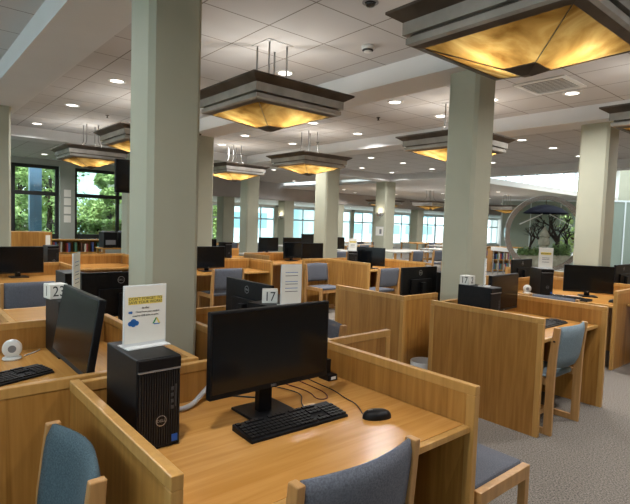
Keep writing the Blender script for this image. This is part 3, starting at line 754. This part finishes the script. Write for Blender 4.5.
# number cubes and signs
def cube(loc, rz, s, labels, lab):
    r = empty('number_cube', loc, rz, lab, 'cube')
    MB().box(-s, s, -s, s, 0, 2*s*.85).build('cube_body', cube_m, r, bevel=.003)
    text('number', labels[0], s*1.7, ink, r, (s+.0006, 0, s*.83), (PI/2, 0, PI/2), sx=.85)
    text('number', labels[1], s*1.7, ink, r, (0, -s-.0006, s*.83), (PI/2, 0, 0), sx=.85)
TT = DT+.32
cube((-3.10, .715, TT), math.radians(8), .048, ('23', '1'), 'white number cube on the left tower, reading 23')
cube((-2.39, 1.70, TT), math.radians(-35), .045, ('17', '11'), 'white number cube on the tower behind the nearest monitor')
cube((-2.352, 3.70, TT), 0, .045, ('2', '17'), 'white number cube on the right carrel tower')
def sign_stand(loc, rz, w_, h, lab, kind):
    r = empty('sign_stand', loc, rz, lab, 'sign')        # faces +x
    MB().box(-.045, .045, -w_/2, w_/2, 0, .003).build('foot', acrylic, r)
    MB().box(-.004, .004, -w_/2, w_/2, .003, h).build('holder', acrylic, r, bevel=.001)
    p = MB().box(.0042, .0050, -w_/2+.004, w_/2-.004, .014, h-.004).build('paper_sheet', paper, r)
    R = (PI/2, 0, PI/2); X = .0056
    if kind == 'save':
        MB().box(.0051, .0054, -w_*.40, w_*.40, h*.69, h*.81).build('highlight', yellow, p)
        text('heading', "DON'T FORGET TO", w_*.088, ink, p, (X, 0, h*.78), R)
        text('heading', "SAVE YOUR WORK!", w_*.088, ink, p, (X, 0, h*.722), R)
        text('line', "to the:", w_*.065, ink, p, (X, 0, h*.63), R)
        text('line', "Cloud from your student", w_*.055, ink, p, (X, .008, h*.565), R)
        text('line', "email or USB drive or print", w_*.055, ink, p, (X, 0, h*.505), R)
        cl = MB()
        for dy, dz, rr in ((-.012, 0, .009), (0, .005, .012), (.012, 0, .009), (0, -.003, .010)):
            n = 14; cl.add([(0, dy+rr*math.cos(2*PI*k/n), dz+rr*math.sin(2*PI*k/n)) for k in range(n)], [tuple(range(n))])
        cl.build('cloud_icon', ink_blue, p, loc=(X, -w_*.28, h*.385))
        c2 = MB()
        for dy, rr in ((-.004, .004), (.003, .005)): c2.add([(0, dy+rr*math.cos(2*PI*k/12), rr*math.sin(2*PI*k/12)) for k in range(12)], [tuple(range(12))])
        c2.build('cloud_icon', ink_blue, p, loc=(X, -w_*.35, h*.565))
        for mm, pts in ((ink_green, [(-.016, -.008), (-.009, -.008), (.003, .014), (-.003, .014)]), (yellow, [(-.003, .014), (.003, .014), (.016, -.008), (.008, -.008)]), (ink_blue, [(-.009, -.012), (-.012, -.008), (.016, -.008), (.012, -.012)])):
            MB().add([(0, a, b) for a, b in pts], [(0, 1, 2, 3)]).build('triangle_icon', mm, p, loc=(X, w_*.26, h*.385))
    elif kind == 'lines':
        for k, z in enumerate((.80, .72, .58, .52, .42, .34)):
            MB().box(.0051, .0055, -w_*.3, w_*.3, h*z, h*z+.003).build('text_line', ink if k % 2 else ink_blue, p)
    else:
        MB().box(.0051, .0054, -w_*.36, w_*.36, h*.66, h*.78).build('highlight', yellow, p)
        text('heading', "DON'T FORGET TO", w_*.085, ink, p, (X, 0, h*.72), R)
        for z in (.5, .42, .3): MB().box(.0051, .0055, -w_*.25, w_*.25, h*z, h*z+.005).build('text_line', ink, p)
sign_stand((-1.80, .717, TT), math.radians(4), .165, .226, "white stand-up sign about saving work, on the nearest tower", 'save')
sign_stand((-2.235, 1.735, TT), math.radians(-12), .13, .235, 'plain white stand-up sign on the tower behind the nearest monitor', 'lines')
sign_stand((-3.03, .805, TT), math.radians(62), .15, .26, 'narrow white paper stand seen almost edge-on, left of the monitors', 'lines')
sign_stand((-2.215, 3.74, TT), math.radians(25), .10, .23, 'slim white stand-up sign on the right carrel tower', 'lines')
sign_stand((-2.88, 6.25, TT), math.radians(-50), .17, .26, 'small white sign with yellow heading on the tower at right', 'far')
sign_stand((-6.31, 6.25, TT), math.radians(-40), .15, .22, 'small white sign on the far tower left of the sconce column', 'far')

# small white camera pucks
def puck(loc, rz, lab):
    r = empty('desk_outlet_puck', loc, rz, lab, 'power puck')
    MB().lathe([(.045, 0), (.048, .004), (.045, .010), (.02, .013)], 24).build('foot', white_plastic, r, smooth=True)
    o = MB().lathe([(.01, -.02), (.042, -.02), (.048, -.012), (.048, .012), (.042, .02), (.01, .02)], 24).build('body', white_plastic, r, smooth=True)
    o.rotation_euler = (0, PI/2, 0); o.location = (0, 0, .058)
    d = MB().lathe([(.002, .0205), (.015, .0205), (.018, .022), (.020, .0205), (.002, .019)], 24).build('socket_face', grey_plastic, r, smooth=True)
    d.rotation_euler = (0, PI/2, 0); d.location = (0, 0, .058)
puck((-3.10, .50, DT), math.radians(-10), 'round white puck standing on the left desk against the panel')
puck((-3.02, 6.10, DT), math.radians(-50), 'round white puck on the right desk left of a tower')

# cables
def cable(name, pts, r_, m, lab, cat='cable'):
    cu = bpy.data.curves.new(name, 'CURVE'); cu.dimensions = '3D'; sp = cu.splines.new('NURBS'); sp.points.add(len(pts)-1)
    for q, p in zip(sp.points, pts): q.co = (*p, 1)
    sp.use_endpoint_u = True; sp.order_u = 3; cu.bevel_depth = r_; cu.bevel_resolution = 3; cu.materials.append(m); cu.resolution_u = 10
    tag(as_mesh(name, cu, None), lab, cat)
Z = DT+.004
cable('sleeved_cable', [(-1.94, .80, DT+.012), (-1.88, .86, DT+.012), (-1.87, .94, DT+.013), (-1.93, 1.02, DT+.03), (-1.955, 1.08, DT+.06)], .011, cable_m, 'grey sleeved cable on the desk between tower and monitor')
cable('mouse_cable', [(-1.42, 1.50, Z), (-1.50, 1.56, Z), (-1.60, 1.57, Z), (-1.70, 1.60, Z), (-1.80, 1.60, Z), (-1.93, 1.61, Z)], .0022, cable_b, 'thin black mouse cable running behind the keyboard')
cable('keyboard_cable', [(-1.60, 1.34, Z), (-1.66, 1.36, Z), (-1.74, 1.44, Z), (-1.84, 1.43, Z), (-1.93, 1.39, Z)], .0025, cable_b, 'thin black keyboard cable looping behind the monitor stand')
cable('network_cable', [(-1.94, 1.46, Z), (-1.84, 1.48, Z), (-1.74, 1.49, Z), (-1.66, 1.45, Z), (-1.63, 1.50, Z), (-1.70, 1.545, Z), (-1.82, 1.55, Z), (-1.94, 1.55, Z)], .0022, ink_red, 'thin dark red cable looping behind the keyboard')
cable('monitor_cable', [(-1.74, 1.19, DT+.10), (-1.76, 1.23, DT+.05), (-1.80, 1.27, Z), (-1.86, 1.22, Z), (-1.93, 1.15, Z)], .0035, cable_b, 'black monitor cable dropping behind the stand to the desk')
cable('puck_cable', [(-3.12, .56, Z), (-3.16, .62, Z), (-3.22, .66, Z)], .003, white_plastic, 'white cable from the round puck to the left tower')
cable('right_desk_cable', [(-2.78, 6.30, Z), (-2.66, 6.26, Z), (-2.6, 6.42, Z), (-2.48, 6.40, Z)], .004, white_plastic, 'pale cable between the tower and wide monitor at right')
r = empty('power_box', (-1.86, 1.70, DT), 0, 'small black charger box at the right end behind the nearest monitor', 'charger')
MB().box(-.04, .04, -.03, .03, 0, .03).build('brick', black, r, bevel=.004)
MB().box(-.03, .0, -.028, .02, .03, .10).build('holder_frame', black, r, bevel=.003)
MB().box(.041, .043, -.015, .015, .008, .022).build('label_sticker', white_plastic, r)

r = empty('waste_bin', (-2.735, 3.67, 0), 0, 'round waste bin with a pale liner bag between two oak panels', 'bin')
MB().lathe([(.09, 0), (.115, .27), (.112, .27), (.088, .01)], 24, cap=False).build('bin_body', black, r, smooth=True)
MB().lathe([(.119, .20), (.123, .285), (.117, .29), (.108, .28), (.100, .12)], 24, cap=False).build('bin_liner', bag_m, r, smooth=True)
MB().lathe([(.001, .005), (.088, .005), (.088, .012), (.001, .012)], 20).build('bin_base', black, r)

# ------------------------------------------------------------------ left background
r = empty('hanging_tv', (-8.6, 3.22, 0), 0, 'black television hung from the ceiling left of the big column', 'television')
MB().box(-.03, .03, -.34, .34, 1.90, 2.46).build('casing', black, r, bevel=.006)
MB().box(.0302, .0312, -.32, .32, 1.92, 2.44).build('screen', screen_m, r)
MB().box(-.07, -.03, -.025, .025, 2.2, ZC).build('ceiling_pole', black, r)
r = empty('notice_panel', (-9.6, 1.80, 0), 0, 'tall plain oak box cabinet at the far left behind the monitor', 'cabinet')
MB().box(-.25, .25, -.30, .30, 0, 1.19).build('cabinet_body', wood_v, r); MB().box(.251, .255, .20, .27, .75, 1.14).build('paper_slip', paper, r)
def bookcase(x, y, w_, h, rz, lab, nshelf=2, depth=.32):
    r = empty('bookcase', (x, y, 0), rz, lab, 'bookcase')
    MB().box(-depth/2, depth/2, -w_/2, -w_/2+.03, 0, h).build('side_panel', wood_v, r); MB().box(-depth/2, depth/2, w_/2-.03, w_/2, 0, h).build('side_panel', wood_v, r)
    MB().box(-depth/2, -depth/2+.015, -w_/2+.03, w_/2-.03, 0, h).build('back_panel', wood_v, r)
    for k in range(nshelf+1):
        z = .05+(h-.08)*k/nshelf; MB().box(-depth/2+.015, depth/2, -w_/2+.03, w_/2-.03, z, z+.03).build('shelf', wood_y, r)
    return [(.05+(h-.08)*k/nshelf)+.03 for k in range(nshelf+1)]
nb = [0]
def book(x, y, z, rz, h, t, d, place_txt):
    i = nb[0] % 5; nb[0] += 1
    col = ('brown', 'cream', 'red', 'blue', 'green')[i]
    r = tag(MB().box(-d/2, d/2, -t/2, t/2, 0, h).build('book', book_ms[i], loc=(x, y, z)), '%s upright book %s' % (col, place_txt), 'book', 'books ' + place_txt)
    r.rotation_euler = (0, 0, rz)
zs = bookcase(-15.4, 4.1, 1.5, .80, 0, 'low oak bookcase under the window pier at left', 2)
for lev in (0, 1):
    yy = 3.45
    while yy < 4.75:
        t = random.uniform(.03, .06)
        if random.random() < .75: book(-15.36, yy+t/2, zs[lev], 0, random.uniform(.22, .29), t-.003, .2, 'in the low bookcase under the left windows')
        yy += t+ (0.002 if random.random() < .8 else .12)
def box_thing(name, x, y, z, sx, sy, h, m, lab, cat, rz=0, extra=None):
    r = empty(name, (x, y, z), rz, lab, cat)
    MB().box(-sx/2, sx/2, -sy/2, sy/2, 0, h).build('body', m, r, bevel=.008)
    if extra: extra(r)
    return r
def desk(x, y, sx, sy, h, lab, rz=0, top=None):
    r = empty('table', (x, y, 0), rz, lab, 'table')
    MB().box(-sx/2, sx/2, -sy/2, sy/2, h-.035, h).build('table_top', top or wood_y, r, bevel=.004)
    for a in (-1, 1):
        for b in (-1, 1): MB().box(a*(sx/2-.05)-.025, a*(sx/2-.05)+.025, b*(sy/2-.05)-.025, b*(sy/2-.05)+.025, 0, h-.035).build('leg', wood_v, r)
desk(-13.4, 4.55, .6, .9, .68, 'oak stand under the black printers beside the window')
def prn(r):
    MB().box(.2, .215, -.12, .12, .08, .20).build('paper_tray', grey_plastic, r); MB().box(-.1, .12, -.14, .14, .40, .43).build('scanner_lid', grey_plastic, r)
box_thing('printer', -13.4, 4.33, .68, .4, .34, .40, black, 'black office printer left one on the oak stand by the window', 'printer', 0, prn)
box_thing('printer', -13.4, 4.76, .68, .4, .34, .40, black, 'black office printer right one on the oak stand by the window', 'printer', 0, prn)
for k, z in enumerate((1.25, 1.52, 1.79, 2.05)):
    tag(MB().box(0, .004, -.10, .10, 0, .22).build('posted_notice', paper, loc=(-16.998, 4.25, z)), 'white notice on the pier between the black-framed windows, %s' % ('lowest', 'second from bottom', 'third from bottom', 'topmost')[k], 'notice', 'notices on the window pier')
r = empty('noticeboard_sheet', (-11.48, 12.62, 1.14), -PI/2, 'framed notice on the column under the wall sconce', 'notice')
MB().box(0, .008, -.17, .17, 0, .30).build('frame', white_plastic, r); MB().box(.0082, .0092, -.14, .14, .03, .27).build('print', paper, r)
MB().box(.0093, .0098, .0, .10, .06, .22).build('dark_figure', grey_plastic, r)

# ------------------------------------------------------------------ far reading area
pale_lam = mat('pale_laminate', (.42, .40, .36), .4)
far_spots = [(-9.6, 7.0), (-10.2, 9.2), (-9.9, 12.0), (-12.8, 10.2), (-13.0, 13.0), (-14.5, 8.6), (-15.2, 15.0), (-12.2, 17.8), (-14.6, 19.0), (-10.4, 15.0)]
words = ['nearest the pale windows aisle', 'behind the middle far column', 'left of the sconce column foot', 'beyond the carrels at centre', 'beyond the sconce column', 'at the far left centre', 'close to the far pale windows', 'right of the sconce column, farther', 'farthest right of the sconce column', 'right of the sconce column, nearer']
for (x, y), wd in zip(far_spots, words):
    desk(x, y, 1.0, 1.9, .74, 'pale-topped reading table ' + wd, 0, pale_lam if x > -13 else None)
    place('cb', blue_c, (x+.72, y-.5, 0), FMX, 'dark blue chair, left one at the table ' + wd, 'chairs at the far reading tables')
    place('cb', blue_c, (x+.72, y+.5, 0), FMX, 'dark blue chair, right one at the table ' + wd, 'chairs at the far reading tables')
for x, y, lab in ((-9.6, 6.75, 'left'), (-9.6, 7.45, 'right')):
    mon(x, y, 0, 'distant black monitor, %s one of two on the far table' % lab, z=.74)
mon(-10.1, 9.4, 0, 'distant black monitor behind the small white sign at centre', z=.74)
mon(-7.9, 4.0, 0, 'distant black monitor between the big column and the next one', z=DT) if False else None
mon(-12.7, 10.5, 0, 'distant black monitor beyond the middle far column', z=.74)
carrel('distant oak carrel between the big column and the next one', (-9.3, 5.0),
  [('back_panel', 'y', -9.7, 4.45, 6.0, None)], [(-9.68, -8.95, 4.45, 6.0, '+x')])
mon(-9.42, 5.0, 0, 'distant black monitor showing beside the big column edge')
tow(-9.15, 5.42, 0, 'distant black tower between two monitors beside the big column')
# low bookcases by the atrium
for k, (x, y, wd) in enumerate(((-8.9, 16.8, 'nearer'), (-10.3, 18.4, 'farther'))):
    zs = bookcase(x, y, 1.8, .80, math.radians(-30), 'low %s bookcase with mixed books left of the steel ring' % wd, 2)
    ca, sa = math.cos(math.radians(-30)), math.sin(math.radians(-30))
    for lev in range(2):
        v = -.84
        while v < .82:
            t = random.uniform(.03, .055)
            if random.random() < .8:
                lx, ly = .03, v+t/2
                book(x+lx*ca-ly*sa, y+lx*sa+ly*ca, zs[lev], math.radians(-30), random.uniform(.19, .24), t-.003, .2, 'in the %s low bookcase left of the steel ring' % wd)
            v += t
    
# ------------------------------------------------------------------ round steel ring display
ang = math.atan2(-14.6, 6.95)              # faces the camera
r = empty('ring_display', (-6.88, 14.75, 0), math.atan2(-14.6, 6.95)+math.radians(14), 'big round brushed steel ring framing a planted display, beyond the right monitors', 'display')
def ring(R0, R1, x0, x1, zc, n=56):
    vs = []
    for k in range(n):
        a = 2*PI*k/n
        for R_ in (R0, R1):
            for x in (x0, x1): vs.append((x, R_*math.cos(a), zc+R_*math.sin(a)))
    fs = []
    for k in range(n):
        a = 4*k; b = 4*((k+1) % n)
        fs += [(a, b, b+1, a+1), (a+2, a+3, b+3, b+2), (a, a+2, b+2, b), (a+1, b+1, b+3, a+3)]
    return vs, fs
MB().add(*ring(.99, 1.12, -.09, .09, 1.40)).build('steel_ring', steel, r, smooth=False)
MB().box(-.35, .35, -.9, .9, 0, .30).build('plinth', stone, r, bevel=.01)
# soil bowl: lower segment fills the ring
pts = [(.97*math.cos(a), 1.38+.97*math.sin(a)) for a in [math.radians(218+104*k/16) for k in range(17)]]
MB().prism(pts, -.085, .085, 0).build('planting_bed', stone, r)
MB().tube([(0, 0, 2.40), (0, 0, 2.24)], .012, 6).build('hanging_rod', dark_metal, r)
dome = MB(); prof = [(.02, 2.26), (.2, 2.24), (.42, 2.16), (.58, 2.04), (.62, 2.0), (.60, 1.99)]
dome.lathe(prof, 28, cap=False); o = dome.build('lamp_dome', navy, r, smooth=True)
for s in (-1, 1):
    MB().tube([(.05, s*.10, 1.98), (.05, s*.72, 1.66)], .018, 6).build('tube_reflection', white_plastic, r)  # solid white bars put in for the reflection of tubes
def branchy(base, h, seed, depth=4, r0=.05):
    rnd = random.Random(seed); m = MB()
    def grow(p, d, L, rr, k):
        q = p+d*L*.5+Vector((0, rnd.uniform(-.06, .06), rnd.uniform(-.03, .05)))*L*3; e = q+d*L*.5
        m.tube([p, q, e], rr, 6, rr*.6)
        if k == 0: return
        for _ in range(rnd.choice((2, 3))):
            nd = (d+Vector((rnd.uniform(-.25, .25), rnd.uniform(-1.0, 1.0), rnd.uniform(-.3, .6)))).normalized()
            grow(e, nd, L*rnd.uniform(.6, .8), rr*.6, k-1)
    grow(Vector(base), Vector((0, .15, 1)).normalized(), h, r0*1.6, depth); return m
branchy((0, .36, .74), .45, 4, 4, .06).build('twisted_branch', bark, r, smooth=True)
branchy((0, .62, .80), .26, 21, 4, .035).build('twisted_branch', bark, r, smooth=True)
branchy((0, -.1, .74), .36, 33, 4, .03).build('twisted_branch', bark, r, smooth=True)
branchy((0, -.42, .72), .34, 9, 4, .035).build('twisted_branch', bark, r, smooth=True)
fo = MB(); rnd = random.Random(3)
for i in range(2600):
    y = rnd.uniform(-.72, .72); p = Vector((rnd.uniform(-.12, .12), y, .76+abs(rnd.gauss(0, .08))+(.22 if y > .25 else 0)*rnd.random()))
    u = Vector((rnd.gauss(0, 1), rnd.gauss(0, 1), rnd.gauss(0, 1))).normalized(); v = u.cross(Vector((1, .3, .2))).normalized(); s = .035
    fo.add([p-u*s, p+v*s*.5, p+u*s, p-v*s*.5], [(0, 1, 2, 3)])
fo.build('moss_plants', leafd, r)
la = MB().lathe([(.12, .75), (.12, 1.05), (.16, 1.08), (.17, 1.2), (.11, 1.3), (.15, 1.33), (.05, 1.55), (.02, 1.62)], 16)
la.build('stone_lantern', stone, r)
gp = [(.985*math.cos(2*PI*k/40), 1.40+.985*math.sin(2*PI*k/40)) for k in range(40)]
MB().prism(gp, -.088, -.086, 0).build('glass_back', glass_clear, r)
# planting behind the glass in the courtyard end
tree((-8.0, 20.0, 0), 1.9, .8, leafm, 'pale green indoor shrub seen through the steel ring', 900, .07)
r = empty('glass_screen', (-9.2, 22.5, 0), math.atan2(-14.6, 6.95), 'pale glazed screen wall behind the steel ring', 'screen wall')
for k in range(6): MB().box(-.03, .03, -3+k*1.2, -2.95+k*1.2, 0, 2.78).build('mullion', pale_frame, r)
MB().box(-.03, .03, -3, 3.05, 2.78, 2.85).build('head_rail', pale_frame, r)
MB().box(-.01, .01, -3, 3.05, 0.02, 2.77).build('pane', mat('obscure_glass', (.20, .25, .22), .3), r)
# white atrium rail
r = empty('balustrade', (-7.9, 14.9, 0), math.radians(-22), 'white-capped low balustrade left of the steel ring', 'railing')
MB().box(-1.0, .45, -.06, .06, .78, .90).build('handrail', white_paint, r)
for k in range(6): MB().box(-.95+k*.26, -.92+k*.26, -.015, .015, 0, .78).build('baluster', steel, r)
